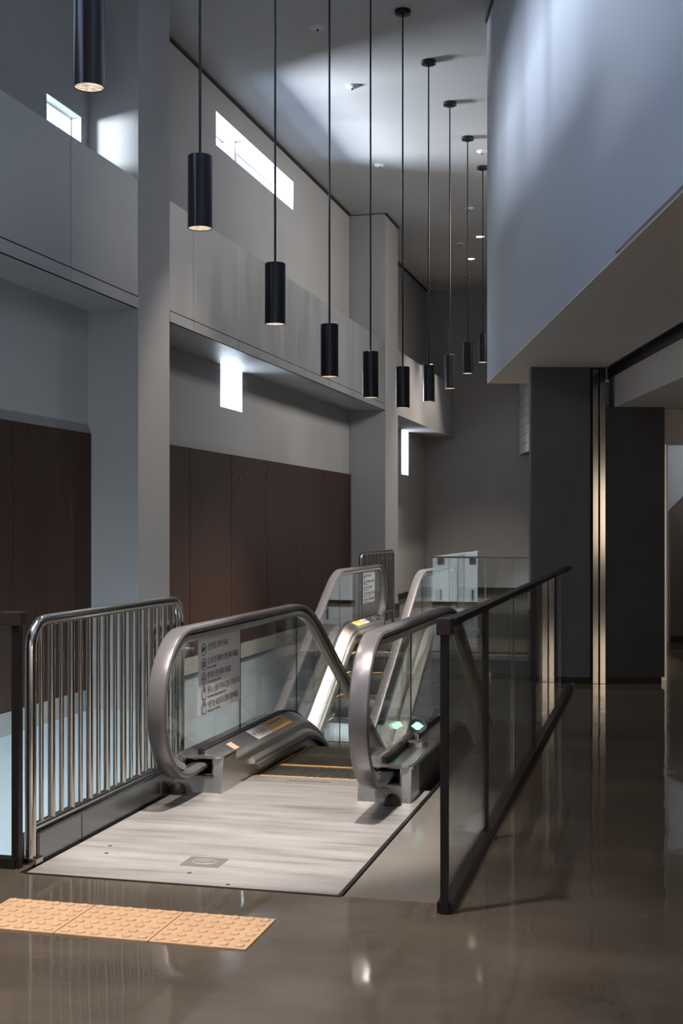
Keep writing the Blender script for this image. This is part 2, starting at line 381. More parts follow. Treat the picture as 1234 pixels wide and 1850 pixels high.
# back wall, near end wall, right outer wall
struct(MB().box(-6, 8, 28.85, 29.2, 0, CEIL).build('wall_back', 'wall_paint'), 'grey end wall of the hall')
struct(MB().box(-6, 8, -6.2, -6, -0.3, CEIL).build('wall_front', 'wall_paint'), 'grey wall behind the camera')
struct(MB().box(8, 8.2, -6, 29.2, -0.3, CEIL).build('wall_right', 'wall_paint'), 'grey outer wall on the right')
struct(MB().box(-5.31, -2.9, 28.8, 28.85, 0, 0.12).build('baseboard_back', 'gap_black'), 'black skirting along the end wall')
struct(MB().box(W2, W2+0.03, 22.62, 28.8, 0, 0.12).build('baseboard_left', 'gap_black'), 'black skirting along the far bay')
struct(MB().box(PX, PX+0.03, 21.55, 22.62, 0, 0.12).build('baseboard_pilaster', 'gap_black'), 'black skirting at the far pilaster')
struct(MB().box(-5.5, 8, 20.2, 20.4, -4.5, -0.3).build('wall_lower_end', 'lower_wall_panel'), 'pale wall closing the lower level')
struct(MB().box(-5.5, 8, 4.8, 5.0, -4.5, -0.3).build('wall_lower_front', 'concrete_band'), 'grey wall under the near slab')
struct(MB().box(-0.84, -0.80, 5.03, 14.8, -4.5, -0.3).build('wall_lower_right', 'concrete_band'), 'grey wall under the right floor edge')
# slab edge of the far landing
struct(MB().box(-2.67, -0.86, 14.76, 14.81, -0.62, -0.04).build('trim_6', 'concrete_band'), 'dark fascia of the far landing')
struct(MB().box(-2.67, -0.86, 14.74, 14.81, -0.04, 0.012).build('trim_7', 'aluminium'), 'pale metal nosing of the far landing edge')

# ------------------------------------------------------------------ right side: aligned with the camera axis (u to the right, t away)
def right(o): o.rotation_euler = (0, 0, TH); return o
bh = struct(right(MB().box(1.55, 1.80, -5, 13.62, 3.037, CEIL).build('bulkhead_right', 'bulkhead_paint')), 'large pale bluish bulkhead wall hanging on the right')
struct(right(MB().box(1.80, 6.5, 13.45, 13.62, 3.037, CEIL).build('bulkhead_end', 'bulkhead_paint')), 'end face of the hanging bulkhead')
struct(right(MB().box(1.552, 2.53, -5, 13.618, 3.02, 3.038).build('soffit_right', 'soffit_paint')), 'warm grey soffit under the hanging bulkhead')
struct(right(MB().box(1.535, 1.55, -5, 7.2, 3.037, 3.10).build('trim_8', 'bulkhead_paint')), 'thin drip edge along the near bulkhead')
struct(right(MB().box(1.53, 1.545, 13.0, 13.61, CEIL-0.05, CEIL-0.001).build('trim_9', 'gap_black')), 'dark shadow gap at bulkhead top')
struct(right(MB().box(2.53, 2.60, -5, 12.4, 3.03, 3.10).build('shutter_track', 'gap_black')), 'black shutter slot in the soffit')
struct(right(MB().box(2.60, 2.64, -5, 12.5, 2.94, 3.04).build('trim_10', 'dark_bronze')), 'dark rail beside the shutter slot')
struct(right(MB().box(2.61, 3.3, -5, 12.5, 2.64, 2.95).build('header', 'soffit_paint')), 'grey header beam beside the shutter slot')
struct(right(MB().box(3.3, 9, -5, 20, 2.64, 2.72).build('ceiling_right', 'ceiling_paint')), 'low ceiling on the right')
# dark pillar with polished guide rails
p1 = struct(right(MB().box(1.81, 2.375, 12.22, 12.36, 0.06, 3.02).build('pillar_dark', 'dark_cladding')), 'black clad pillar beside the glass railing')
r_ = MB().box(1.82, 2.37, 12.24, 12.34, 0, 0.06).build('plinth', 'gap_black', p1)
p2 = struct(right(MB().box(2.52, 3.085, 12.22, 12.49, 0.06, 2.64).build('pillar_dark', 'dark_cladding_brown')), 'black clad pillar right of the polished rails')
MB().box(2.53, 3.06, 12.24, 12.47, 0, 0.06).build('plinth', 'gap_black', p2)
gr = tag(right(empty('shutter_guide')), 'pair of polished steel shutter guide rails between the black pillars', 'guide rail')
MB().box(2.395, 2.45, 12.20, 12.30, 0, 3.0).build('rail', 'polished_steel', gr, bevel=0.003)
MB().box(2.463, 2.518, 12.20, 12.30, 0, 3.0).build('rail', 'polished_steel', gr, bevel=0.003)
MB().box(2.375, 2.52, 12.26, 13.0, 0, 3.02).build('slot', 'gap_black', gr)
# passage on the right: lintel, frame, pale wall beyond
struct(right(MB().box(3.085, 6.5, 12.5, 12.62, 2.30, 2.64).build('lintel', 'soffit_paint')), 'grey lintel above the right passage')
struct(right(MB().box(3.09, 3.16, 12.45, 12.65, 0, 2.30).build('door_1', 'aluminium')), 'pale metal jamb of the right passage')
ww = MB(); ww.box(4.23, 8, 16.6, 16.75, 0.0, 2.64)
struct(right(ww.build('wall_passage', 'pale_wall')), 'pale wall beyond the right passage')
st_ = [(4.235, 0.0), (8.0, 0.0), (8.0, 2.6), (5.15, 2.6), (4.235, 1.685)]  # brown panel whose sloped top paints the diagonal shade on the passage wall
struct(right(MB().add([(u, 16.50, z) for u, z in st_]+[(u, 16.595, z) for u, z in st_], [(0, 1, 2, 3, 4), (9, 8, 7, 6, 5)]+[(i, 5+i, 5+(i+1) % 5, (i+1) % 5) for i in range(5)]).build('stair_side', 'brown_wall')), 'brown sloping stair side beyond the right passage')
struct(right(MB().box(4.23, 8, 16.47, 16.5, 0.0, 0.09).build('baseboard_passage', 'gap_black')), 'black skirting beyond the right passage')
# tiled block beyond the pillar
tb = struct(right(MB().box(4.0, 5.5, 26.3, 28.7, 3.10, 5.6).build('tiled_block', 'grout')), 'block of glossy pale tiles behind the black pillar')
tile_me = None
for rI in range(10):
    z0 = 3.105+rI*0.205
    off = 0.0 if rI % 2 else -0.3
    y = 28.7
    ys = [28.7]
    q = 28.7+off
    cuts = [28.7]+[28.7+off-0.6*k for k in range(1, 5) if 28.7+off-0.6*k > 26.3]+[26.3] if off else [28.7-0.6*k for k in range(0, 5)]
    cuts = sorted(set([c for c in cuts if c >= 26.3]))
    for i in range(len(cuts)-1):
        MB().box(3.985, 4.0, cuts[i]+0.006, cuts[i+1]-0.006, z0, z0+0.193).build('tile', 'gloss_tile', tb, bevel=0.003)

# ------------------------------------------------------------------ white doors on the cross wall (seen mirrored in the far glass)
cw = struct(MB().box(-2.3, 3.0, 24.2, 24.4, 0, 3.0).build('wall_cross', 'pale_wall'), 'pale cross wall behind the black pillar')
struct(MB().box(-2.3, 3.0, 24.16, 24.2, 0, 0.06).build('baseboard_cross', 'gap_black'), 'black skirting below the white doors')
for i, (x0, w_, fx_) in enumerate(((-2.28, 0.66, 0.51), (-1.48, 0.64, 0.32), (-0.70, 0.64, 0.32))):
    d = empty('white_door', (x0, 24.125, 0)); tag(d, ['white flush door nearest the far escalator', 'white flush door in the middle of the cross wall', 'white flush door farthest from the escalators'][i], 'door', 'white doors on the cross wall')
    MB().box(0.01, w_-0.01, -0.03, 0.03, 0.07, 2.2).build('leaf', 'white_door', d, bevel=0.004)
    MB().box(fx_-0.065, fx_+0.065, -0.04, -0.03, 0.78, 0.93).build('vision_panel', 'black_satin', d)
    MB().box(fx_-0.02, fx_+0.02, -0.06, -0.03, 0.10, 0.30).build('handle', 'black_satin', d)

# ------------------------------------------------------------------ escalators
STEP_Y0, STEP_R = 0.85, 1.5
A30 = math.radians(30)
def prof(ys, y0, R, z0, drop, n=10):
    p = [(ys, z0), (y0, z0)]
    for i in range(1, n+1):
        a = A30*i/n; p.append((y0+R*math.sin(a), z0-R*(1-math.cos(a))))
    y, z = p[-1]; d = drop-(z0-z)
    k = 4
    for i in range(1, k+1): p.append((y+d/math.tan(A30)*i/k, z-d*i/k))
    return p
def dens(p, y0, y1):
    # part of a profile between two y values
    def at(y):
        for i in range(len(p)-1):
            if p[i][0] <= y <= p[i+1][0]:
                k = (y-p[i][0])/max(1e-9, p[i+1][0]-p[i][0]); return (y, p[i][1]+k*(p[i+1][1]-p[i][1]))
        return (y, p[-1][1])
    return [at(y0)]+[q for q in p if y0+1e-4 < q[0] < y1-1e-4]+[at(y1)]
DROP = 4.45
HAND = prof(-0.75, 1.33, 1.2, 0.93, DROP, 12)
DECK = prof(-0.50, 1.00, 1.3, 0.205, DROP)
STEP = prof(-0.20, STEP_Y0, STEP_R, 0.0, DROP)
NC = (-0.75, 0.535); NR = 0.395
nose = [(-0.36, 0.128), (-0.55, 0.128)]+[(NC[0]+NR*math.cos(a), NC[1]+NR*math.sin(a)) for a in [math.radians(-90-180*i/18) for i in range(0, 19)]]
nose = [(-0.36, 0.155), (-0.50, 0.146)]+nose[2:]
RAILPATH = nose+HAND[1:]
RAILPATH = RAILPATH[:-1]+[RAILPATH[-1]]
STEPSH = {}
def step_mesh():
    mb = MB(); w = 0.375; n = 91
    mb.box(-w, w, 0, 0.40, -0.06, -0.012)
    for i in range(n):
        x = -w+0.004+i*(2*w-0.008)/n
        if i % 2 == 0: mb.box(x, x+(2*w-0.008)/n, 0.025, 0.388, -0.012, 0)
    # riser, cleated, on the side facing down the incline
    for i in range(n):
        x = -w+0.004+i*(2*w-0.008)/n
        if i % 2 == 0: mb.box(x, x+(2*w-0.008)/n, 0.388, 0.40, -0.21, -0.002)
    mb.box(-w, w, 0.37, 0.39, -0.22, -0.03)
    return mb
def escalator(label, loc, rz, with_lamp, n_steps, sign_side):
    E = tag(empty('escalator', loc, rz), label, 'escalator', 'escalators crossing the void')
    for s in (-1, 1):
        gx = s*0.54
        # handrail belt, guide and its dark seat
        sec = [(gx+x, q) for x, q in ((-0.036, -0.020), (-0.051, -0.010), (-0.052, 0.004), (-0.044, 0.015), (-0.026, 0.019), (0.026, 0.019), (0.044, 0.015), (0.052, 0.004), (0.051, -0.010), (0.036, -0.020))]
        path = RAILPATH
        o = MB().sweep(path, [(x, -q) for x, q in sec] if False else sec)
        hr = o.build('handrail', 'handrail_rubber', E, smooth=True)
        i0 = 3
        MB().sweep(path[i0:], [(gx-0.024, -0.030), (gx+0.024, -0.030), (gx+0.024, -0.018), (gx-0.024, -0.018)]).build('rail_seat', 'black_satin', hr, smooth=True)
        MB().sweep(path[i0:], [(gx-0.020, -0.068), (gx+0.020, -0.068), (gx+0.034, -0.052), (gx+0.034, -0.030), (gx-0.034, -0.030), (gx-0.034, -0.052)]).build('rail_guide', 'aluminium', hr, smooth=True)
        # glass panels
        joints = [0.20, 1.45, 2.70, 3.95, 5.20, 6.45, 7.70]
        rr = NR-0.055
        arc = [(NC[0]+rr*math.cos(a), NC[1]+rr*math.sin(a)) for a in [math.radians(-60-210*i/20) for i in range(0, 21)]]
        arc = [p for p in arc if p[1] > 0.215]
        top = [(y, z-0.055/math.cos(0)) for y, z in HAND]
        def toppath(y0, y1): return dens(top, y0, y1)
        def botpath(y0, y1): return [(y, z) for y, z in dens(DECK, y0, y1)]
        # nose panel: outline runs anticlockwise in (y,z): bottom edge, joint, top edge, round nose
        lead = [(-0.49, 0.20), (0.196, 0.20)]
        nosep = [q for q in arc if True]
        tp = toppath(-0.75, 0.196)[::-1]
        poly = lead+tp+[q for q in nosep[::-1] if q[0] < -0.7501]+[(-0.60, 0.205)]
        MB().prism_x(poly, gx-0.005, gx+0.005).build('glass_panel', 'clear_glass', E)
        for i in range(len(joints)-1):
            a, bq = joints[i]+0.004, joints[i+1]-0.004
            poly = botpath(a, bq)+toppath(a, bq)[::-1]
            MB().prism_x(poly, gx-0.005, gx+0.005).build('glass_panel', 'clear_glass', E)
        for j in joints[:-1]:
            zt = dens(top, j-0.001, j+0.001)[0][1]; zb = dens(DECK, j-0.001, j+0.001)[0][1]
            MB().box(gx-0.004, gx+0.004, j-0.004, j+0.004, zb, zt).build('glass_joint', 'black_rubber', E)
        # decks: inner sloping deck, black gasket, outer deck
        gi = lambda d: gx-s*d                      # towards the steps
        dk = DECK
        MB().sweep(dk, [(gi(0.026), 0.022), (gi(0.122), -0.028), (gi(0.122), -0.04), (gi(0.026), -0.01)]).build('inner_deck', 'deck_steel', E)
        MB().sweep(dk, [(gi(0.122), -0.028), (gi(0.146), -0.048), (gi(0.146), -0.062), (gi(0.122), -0.05)]).build('deck_edge', 'aluminium', E)
        MB().sweep(dk, [(gi(-0.012), -0.03), (gi(-0.012), 0.032), (gi(0.026), 0.032), (gi(0.026), -0.03)]).build('glass_gasket', 'black_rubber', E)
        MB().sweep(dk, [(gi(-0.014), 0.0), (gi(-0.14), 0.0), (gi(-0.15), -0.012), (gi(-0.15), -0.03), (gi(-0.014), -0.03)]).build('outer_deck', 'deck_steel', E)
        # skirt beside the steps
        sk = dens(DECK, -0.30, DECK[-1][0])
        low = [(y, z-0.32) for y, z in sk]
        hi = [(y, z-0.058) for y, z in sk]
        MB().prism_x(low+hi[::-1], min(gi(0.137), gi(0.147)), max(gi(0.137), gi(0.147))).build('skirt_panel', 'brushed_steel', E)
        # brush guard along the skirt
        BR = [(y, z) for y, z in dens([(a, c-0.125) for a, c in DECK], -0.02, 4.5)]
        br = MB().sweep(BR, [(gi(0.147), -0.012), (gi(0.168), -0.008), (gi(0.170), 0.012), (gi(0.147), 0.034)]).build('brush_holder', 'aluminium', E)
        MB().sweep(BR, [(gi(0.150), -0.034), (gi(0.196), -0.036), (gi(0.188), -0.010), (gi(0.150), -0.008)]).build('bristles', 'bristle', br)
        # outer cladding
        outl = dens(DECK, -0.44, DECK[-1][0])
        for k, (a, bq) in enumerate(((-0.299, 0.30), (0.31, 1.8), (1.81, 3.4), (3.41, 5.0), (5.01, 7.2))):
            seg = dens(DECK, a, bq); po = [(y, z-0.02) for y, z in seg]; lo = [(y, z-0.95 if y > 0.9 else z-0.75) for y, z in seg]
            MB().prism_x(lo+po[::-1], min(gi(-0.135), gi(-0.147)), max(gi(-0.135), gi(-0.147))).build('outer_cladding', 'cladding_bronze' if with_lamp else 'outer_steel', E)
        # newel base box with the handrail inlet
        nb = empty('newel_base'); nb.parent = E
        x0, x1 = min(gi(0.147), gi(-0.147)), max(gi(0.147), gi(-0.147))
        hx0, hx1 = gx-0.085, gx+0.085
        fr = MB()
        fr.box(x0, hx0, -0.52, -0.50, 0, 0.195).box(hx1, x1, -0.52, -0.50, 0, 0.195).box(hx0, hx1, -0.52, -0.50, 0, 0.10).box(hx0, hx1, -0.52, -0.50, 0.185, 0.195)
        fr.box(x0, x0+0.012, -0.50, -0.30, 0, 0.195).box(x1-0.012, x1, -0.50, -0.30, 0, 0.195)
        SL = lambda m_: setattr(m_, 'v', [(x, y-(0.195-z)*0.22 if y < -0.495 else y, z) for x, y, z in m_.v])
        SL(fr); fr.build('front_plate', 'brushed_steel', nb, merge=False)
        MB().box(hx0, hx1, -0.40, -0.39, 0.08, 0.19).box(hx0, hx1, -0.52, -0.39, 0.098, 0.102).box(hx0-0.002, hx0+0.006, -0.515, -0.39, 0.1, 0.19).box(hx1-0.006, hx1+0.002, -0.515, -0.39, 0.1, 0.19).build('inlet', 'black_rubber', nb, merge=False)
        rim = MB()
        rim.box(hx0-0.008, hx1+0.008, -0.527, -0.519, 0.092, 0.100).box(hx0-0.008, hx0, -0.527, -0.519, 0.092, 0.19).box(hx1, hx1+0.008, -0.527, -0.519, 0.092, 0.19)
        SL(rim); rim.build('inlet_rim', 'polished_steel', nb, merge=False)
        # rounded cover over the box
        cov = [(x0+0.01, -0.50), (x1-0.01, -0.50)]
        lip = MB(); n = 8
        pts = [(x0, -0.30)]+[(x0+0.05-0.05*math.cos(PI/2*i/n), -0.50-0.04*math.sin(PI/2*i/n)) for i in range(n+1)]+[(x1-0.05+0.05*math.sin(PI/2*i/n), -0.50-0.04*math.cos(PI/2*i/n)) for i in range(n+1)]+[(x1, -0.30)]
        if s < 0: pts = pts
        v = [(x, y, 0.190) for x, y in pts]+[(x, y, 0.204) for x, y in pts]; k = len(pts)
        lip.add(v, [tuple(range(k-1, -1, -1)), tuple(range(k, 2*k))]+[(i, (i+1) % k, k+(i+1) % k, k+i) for i in range(k)])
        lip.build('box_cover', 'deck_steel', nb)
        for (sx, sz) in ((x0+0.02, 0.02), (x1-0.02, 0.02), (x0+0.02, 0.17)):
            q = MB().lathe([(0, 0), (0.006, 0), (0.005, 0.004), (0, 0.005)], n=8).build('screw', 'tube_steel', nb)
            q.location = (sx, -0.52-(0.195-sz)*0.22, sz); q.rotation_euler = (PI/2-0.22, 0, 0)
    # truss soffit between the claddings
    und = dens(DECK, 0.6, DECK[-1][0])
    MB().prism_x([(y, z-0.97) for y, z in und]+[(y, z-0.93) for y, z in und[::-1]], -0.68, 0.68).build('truss_soffit', 'brushed_steel', E)
    # steps
    if 'm' not in STEPSH:
        o = step_mesh().build('step', 'step_metal', E); STEPSH['m'] = o.data
        yl = MB().box(-0.375, 0.375, 0.0, 0.036, -0.012, 0.001)
        n = 47
        yo = yl.build('yellow_edge', 'step_yellow', o); STEPSH['y'] = yo.data
        STEPSH['s'] = MB().box(-0.375, -0.352, 0.025, 0.40, -0.011, 0.0015).build('yellow_side', 'step_yellow', o).data
        STEPSH['r'] = MB().box(0.352, 0.375, 0.025, 0.40, -0.011, 0.0015).build('yellow_side', 'step_yellow', o).data
        first = o
    else: first = None
    for i in range(n_steps):
        y = 0.012+i*0.405
        # height of the step: smooth run into 30 degrees
        if y+0.2 < STEP_Y0: z = 0
        else: z = dens([(a, c) for a, c in STEP], y+0.2, y+0.21)[0][1]
        if i == 0 and first: o = first
        else:
            o = bpy.data.objects.new('step', STEPSH['m']); C.objects.link(o); o.parent = E
            for nm, k in (('yellow_edge', 'y'), ('yellow_side', 's'), ('yellow_side', 'r')):
                q = bpy.data.objects.new(nm, STEPSH[k]); C.objects.link(q); q.parent = o
        o.location = (0, y, z-0.012)
    # comb plate
    cb = MB().box(-0.385, 0.385, -0.20, -0.012, -0.02, 0.003).build('comb_plate', 'aluminium', E, bevel=0.002)
    th = MB()
    for i in range(60):
        x = -0.37+i*0.0125; th.box(x, x+0.006, -0.014, 0.016, -0.012, 0.003)
    th.build('comb_teeth', 'step_yellow', cb, merge=False)
    em = MB(); random.seed(3); x = -0.14
    for i in range(13):
        w = random.choice((0.010, 0.014, 0.018)); em.box(x, x+w, -0.125, -0.105, 0.003, 0.0045); x += w+0.006
    em.build('embossed_lettering', 'plaque_grey', cb, merge=False)
    # notice on the glass
    nx = sign_side*0.54-sign_side*0.0065
    # film faces the steps
    fm = MB().box(min(nx, nx-sign_side*0.0012), max(nx, nx-sign_side*0.0012), -0.55, 0.180, 0.425, 0.865).build('notice_film', 'white_film', E)
    fm['label'] = 'white safety notice film with black text lines'
    lines = [('손잡이를 잡아주세요', 'Hold the handrail', 0.046), ('유모차 및 휠체어의 탑승하지 마세요', 'Do not use strollers', 0.046), ('뛰거나 장난하지 마세요', 'Do not run or play on escalator', 0.046), ('옷이나 신발이 끼이지 않게 주의하십시오', 'Keep clothes and shoes away from the side', 0.046), ('어린이는 보호자와 함께 이용하세요', 'Children must be with adults', 0.046)]
    fx = nx-sign_side*0.0016
    rot = (PI/2, 0, PI/2) if sign_side < 0 else (PI/2, 0, -PI/2)
    dirn = 1 if sign_side < 0 else -1
    ys = -0.55 if dirn > 0 else 0.18
    for i, (ko, en, sz) in enumerate(lines):
        zc = 0.79-i*0.083
        o = text('notice_text', ko, sz, (fx, ys+dirn*0.145, zc), rot, 'ink', fm, sx=[0.92, 0.80, 0.92, 0.76, 0.80][i])
        if i: text('notice_text', en, 0.018, (fx, ys+dirn*0.145, zc-0.026), rot, 'ink', fm)
        ring = MB()
        pts = [(0, 0.034*math.cos(2*PI*k/24), 0.034*math.sin(2*PI*k/24)) for k in range(25)]
        ring.tube(pts, 0.0028, 4, caps=False)
        pic = MB()
        if i == 0: pic.box(-0.001, 0.001, -0.018, 0.008, -0.012, 0.012).box(-0.001, 0.001, 0.004, 0.02, -0.004, 0.014)
        elif i == 1: pic.box(-0.001, 0.001, -0.012, -0.004, -0.02, 0.014).box(-0.001, 0.001, 0.004, 0.016, -0.016, 0.018)
        elif i == 2: pic.box(-0.001, 0.001, -0.004, 0.004, -0.02, 0.022).box(-0.001, 0.001, -0.014, 0.014, -0.004, 0.004)
        else: pic.add([(0, -0.014, -0.02), (0, -0.006, -0.02), (0, 0.014, 0.02), (0, 0.006, 0.02)], [(0, 1, 2, 3)])
        q = ring.build('pictogram_ring', 'ink', fm); q.location = (fx, ys+dirn*0.085, zc+0.006)
        q2 = pic.build('pictogram', 'ink', fm); q2.location = (fx, ys+dirn*0.085, zc+0.006)
    # stickers on the inner deck
    for s in (-1, 1):
        def decal(nm, y0, y1, d0, d1, m, dz=0.0):
            seg = dens(DECK, y0, y1)
            q0, q1 = 0.022-(d0-0.026)*0.521, 0.022-(d1-0.026)*0.521
            sc = [(s*(0.54-d0), q0+0.0015), (s*(0.54-d1), q1+0.0015), (s*(0.54-d1), q1-0.004), (s*(0.54-d0), q0-0.004)]
            return MB().sweep(seg, sc).build(nm, m, E)
        decal('arrow_sticker', -0.20, -0.12, 0.05, 0.105, 'sticker_orange')
        w = decal('picture_sticker', 0.22, 0.52, 0.032, 0.118, 'sticker_white')
        yb = decal('warning_sticker', 0.53, 0.95, 0.032, 0.118, 'sticker_yellow')
        t_ = MB()
        for i in range(9): t_.box(s*0.54-s*0.055-0.006, s*0.54-s*0.055+0.006, 0.60+i*0.032, 0.60+i*0.032+0.02, 0.2140, 0.2160)
        t_.build('warning_letters', 'ink', yb, merge=False)
        for i in range(4):
            y = 0.26+i*0.068
            d = 0.073
            rg = MB(); rg.lathe([(0.015, 0), (0.019, 0), (0.019, 0.0012), (0.015, 0.0012), (0.015, 0)], n=18)
            o = rg.build('picture_ring', 'sticker_orange', w); o.location = (s*(0.54-d), y, 0.2055); o.rotation_euler = (0, -s*0.48, 0)
            o = MB().box(-0.007, 0.007, -0.005, 0.005, 0, 0.0012).build('picture_mark', 'ink' if i == 0 else 'sticker_red', w); o.location = (s*(0.54-d), y, 0.2055); o.rotation_euler = (0, -s*0.48, 0)
        ar = MB()
        ar.add([(0, 0.0, 0), (0.010, 0.0, 0), (0.020, 0.012, 0), (0.010, 0.024, 0), (0, 0.024, 0), (0.010, 0.012, 0)], [(0, 1, 2, 5), (5, 2, 3, 4)])
    return E
esc1 = escalator('near escalator descending away from the steel landing plate', (-2.03, 7.35, 0), 0, True, 16, -1)
esc2 = escalator('far escalator rising to the landing beside the wood panelling', (-3.55, 17.45, 0), PI, False, 16, 1)
# rating plate on the right newel of the near escalator
nbs = [o for o in esc1.children if o.name.startswith('newel_base')]
SLP = lambda m_: setattr(m_, 'v', [(x, y-(0.195-z)*0.22, z) for x, y, z in m_.v]) or m_
rp = SLP(MB().box(0.485, 0.60, -0.5225, -0.5185, 0.025, 0.085)).build('rating_plate', 'rating_plate', nbs[1])
mk = MB(); random.seed(5)
mk.box(0.515, 0.570, -0.5235, -0.5225, 0.074, 0.078)
for i in range(10):
    x = 0.50+random.random()*0.07; z = 0.035+random.random()*0.032; mk.box(x, x+0.006+random.random()*0.014, -0.5232, -0.5225, z, z+0.0025)
SLP(mk); mk.build('plate_print', 'ink', rp, merge=False)
# landing plates
def plate(label, cx, y0, y1, sgn):
    p = tag(empty('landing_plate', (cx, 0, 0)), label, 'floor plate')
    MB().box(-0.66, 0.735, y0, y1, -0.02, 0.002).build('plate', 'landing_steel', p, bevel=0.002)
    return p
lp = plate('worn brushed steel landing plate before the near escalator', -2.03, 5.035, 7.15, 1)
MB().box(0.735, 0.752, 5.035, 7.6, -0.02, 0.004).build('edge_joint', 'dark_bronze', lp)
MB().box(-0.66, 0.752, 5.02, 5.035, -0.02, 0.003).build('edge_joint', 'dark_bronze', lp)
pl = MB().box(-0.09, 0.09, -0.075, 0.075, 0.002, 0.0035).build('maker_plaque', 'plaque_grey', lp); pl.location = (0.03, 5.385, 0)
em = MB(); pts = [(0.055*math.cos(2*PI*k/24), 0.04*math.sin(2*PI*k/24), 0.0042) for k in range(25)]
em.tube(pts, 0.0025, 4, caps=False); em.box(-0.03, 0.03, 0.01, 0.016, 0.0035, 0.005); em.box(-0.03, 0.03, -0.012, -0.006, 0.0035, 0.005)
eo = em.build('emblem', 'concrete_band', pl)
for (x, y) in ((0.03, 5.20), (-0.50, 5.55), (-0.46, 5.42), (0.25, 5.07)):
    o = MB().lathe([(0, 0.004), (0.007, 0.004), (0.010, 0.002)], n=10).build('screw', 'dark_bronze', lp); o.location = (x, y, 0)
pf = plate('steel landing plate at the top of the far escalator', -3.62, 17.65, 19.0, -1)
MB().box(-0.66, 0.735, 18.1, 18.99, -0.3, -0.02).build('pit_cover', 'concrete_band', pf)
# smooth floor panels between landing plate and glass railing
for i, (a, bq) in enumerate(((5.035, 6.98), (6.99, 8.38), (8.39, 9.9))):
    tag(MB().box(-1.272, -0.875, a, bq, -0.25, 0.0).build('floor_panel', 'side_panel_floor', bevel=0.002),
        ['smooth grey floor panel beside the landing plate, nearest the camera', 'smooth grey floor panel beside the right newel', 'smooth grey floor panel behind the right newel, farthest'][i], 'floor panel', 'floor panels along the glass railing')
# rubber stops
for lb, x in (('black rubber dome stop before the left newel', -2.66), ('black rubber dome stop before the right newel', -1.43)):
    prof_ = [(0.045*math.cos(a), 0.012+0.05*math.sin(a)) for a in [PI/2*i/8 for i in range(9)]]
    o = MB().lathe([(0.048, 0), (0.048, 0.012)]+prof_, n=20).build('floor_stop', 'black_rubber', smooth=True); o.location = (x, 6.74, 0.002); tag(o, lb, 'door stop', 'dome stops before the newels')

# direction light in its glass tube on the near right outer deck
dl = tag(empty('direction_light', (-1.425, 7.42, 0.206)), 'green lit direction light in a glass tube on the escalator deck', 'signal light')
MB().lathe([(0, 0), (0.062, 0), (0.062, 0.028), (0.058, 0.03), (0, 0.03)], n=28).build('base', 'brushed_steel', dl, smooth=True)
MB().lathe([(0.006, 0.03), (0.014, 0.03), (0.014, 0.085), (0.006, 0.085)], n=14).build('stem', 'tube_steel', dl, smooth=True)
MB().lathe([(0.060, 0.02), (0.060, 0.155), (0.055, 0.168), (0.0, 0.172)], n=32).build('glass_tube', 'clear_glass', dl, smooth=True)
hd = empty('lamp_head', (0, 0, 0.115)); hd.parent = dl; hd.rotation_euler = (math.radians(40), 0, math.radians(12))
MB().lathe([(0, -0.012), (0.05, -0.012), (0.053, 0.0), (0.053, 0.006), (0.047, 0.006), (0.047, 0.001), (0, 0.001)], n=30).build('ring', 'tube_steel', hd, smooth=True)
MB().lathe([(0, 0.0015), (0.046, 0.0015), (0.046, 0.003), (0, 0.003)], n=30).build('backing', 'led_back', hd)
ld = MB()
for i in range(9):
    y = -0.034+i*0.0085; w = 0.036-abs(y)*0.95
    if w > 0.004:
        k = max(1, int(w*2/0.0075)); 
        for j in range(k):
            x = -w+(j+0.5)*2*w/k; ld.box(x-0.0026, x+0.0026, y-0.0028, y+0.0028, 0.003, 0.006)
ld.build('led_arrow', 'led_green', hd, merge=False)['kind'] = 'stuff'

for o_ in bpy.data.objects:
    if o_.name.split('.')[0] in ('comb_teeth', 'embossed_lettering', 'warning_letters', 'plate_print', 'notice_text', 'pictogram'): o_['kind'] = 'stuff'
# ------------------------------------------------------------------ steel bar railings
def bar_railing(label, x, y0, y1, h, zk, n, flip):
    R_ = tag(empty('bar_railing', (x, 0, 0)), label, 'railing', 'steel bar railings at the void edge')
    r = 0.12; L = []
    L.append((0, y0, 0.0)); L.append((0, y0, h-r))
    for i in range(1, 7): a = PI/2*i/6; L.append((0, y0+r-r*math.cos(a), h-r+r*math.sin(a)))
    for i in range(0, 7): a = PI/2*i/6; L.append((0, y1-r+r*math.sin(a), h-r+r*math.cos(a)))
    L.append((0, y1, 0.0))
    MB().tube(L, 0.026, 14).build('frame', 'tube_steel', R_, smooth=True)
    MB().tube([(0, y0, zk), (0, y1, zk)], 0.02, 10).build('bottom_rail', 'tube_steel', R_, smooth=True)
    sp = (y1-y0)/(n+1)
    for i in range(n):
        y = y0+sp*(i+1); rr = 0.0175 if i % 2 else 0.0115
        z1 = h-0.01
        if y-y0 < r: z1 = h-r+math.sqrt(max(0, r*r-(r-(y-y0))**2))
        if y1-y < r: z1 = h-r+math.sqrt(max(0, r*r-(r-(y1-y))**2))
        MB().tube([(0, y, zk), (0, y, z1)], rr, 10).build('bar', 'tube_steel', R_, smooth=True)
    return R_
br1 = bar_railing('polished steel bar railing on the left of the landing plate', -2.745, 5.18, 6.98, 1.075, 0.155, 17, False)
for y in (5.18, 6.96):
    o = MB().box(-0.05, 0.045, y-0.035, y+0.035, 0.0, 0.03).build('foot', 'tube_steel', br1, bevel=0.004)
o = MB().tube([(0.0, 6.9, 0.80), (0.12, 6.9, 0.80)], 0.008, 8).build('bracket', 'tube_steel', br1)
kb = tag(empty('kerb', (-2.745, 0, 0)), 'steel kerb plate under the left bar railing', 'kerb')
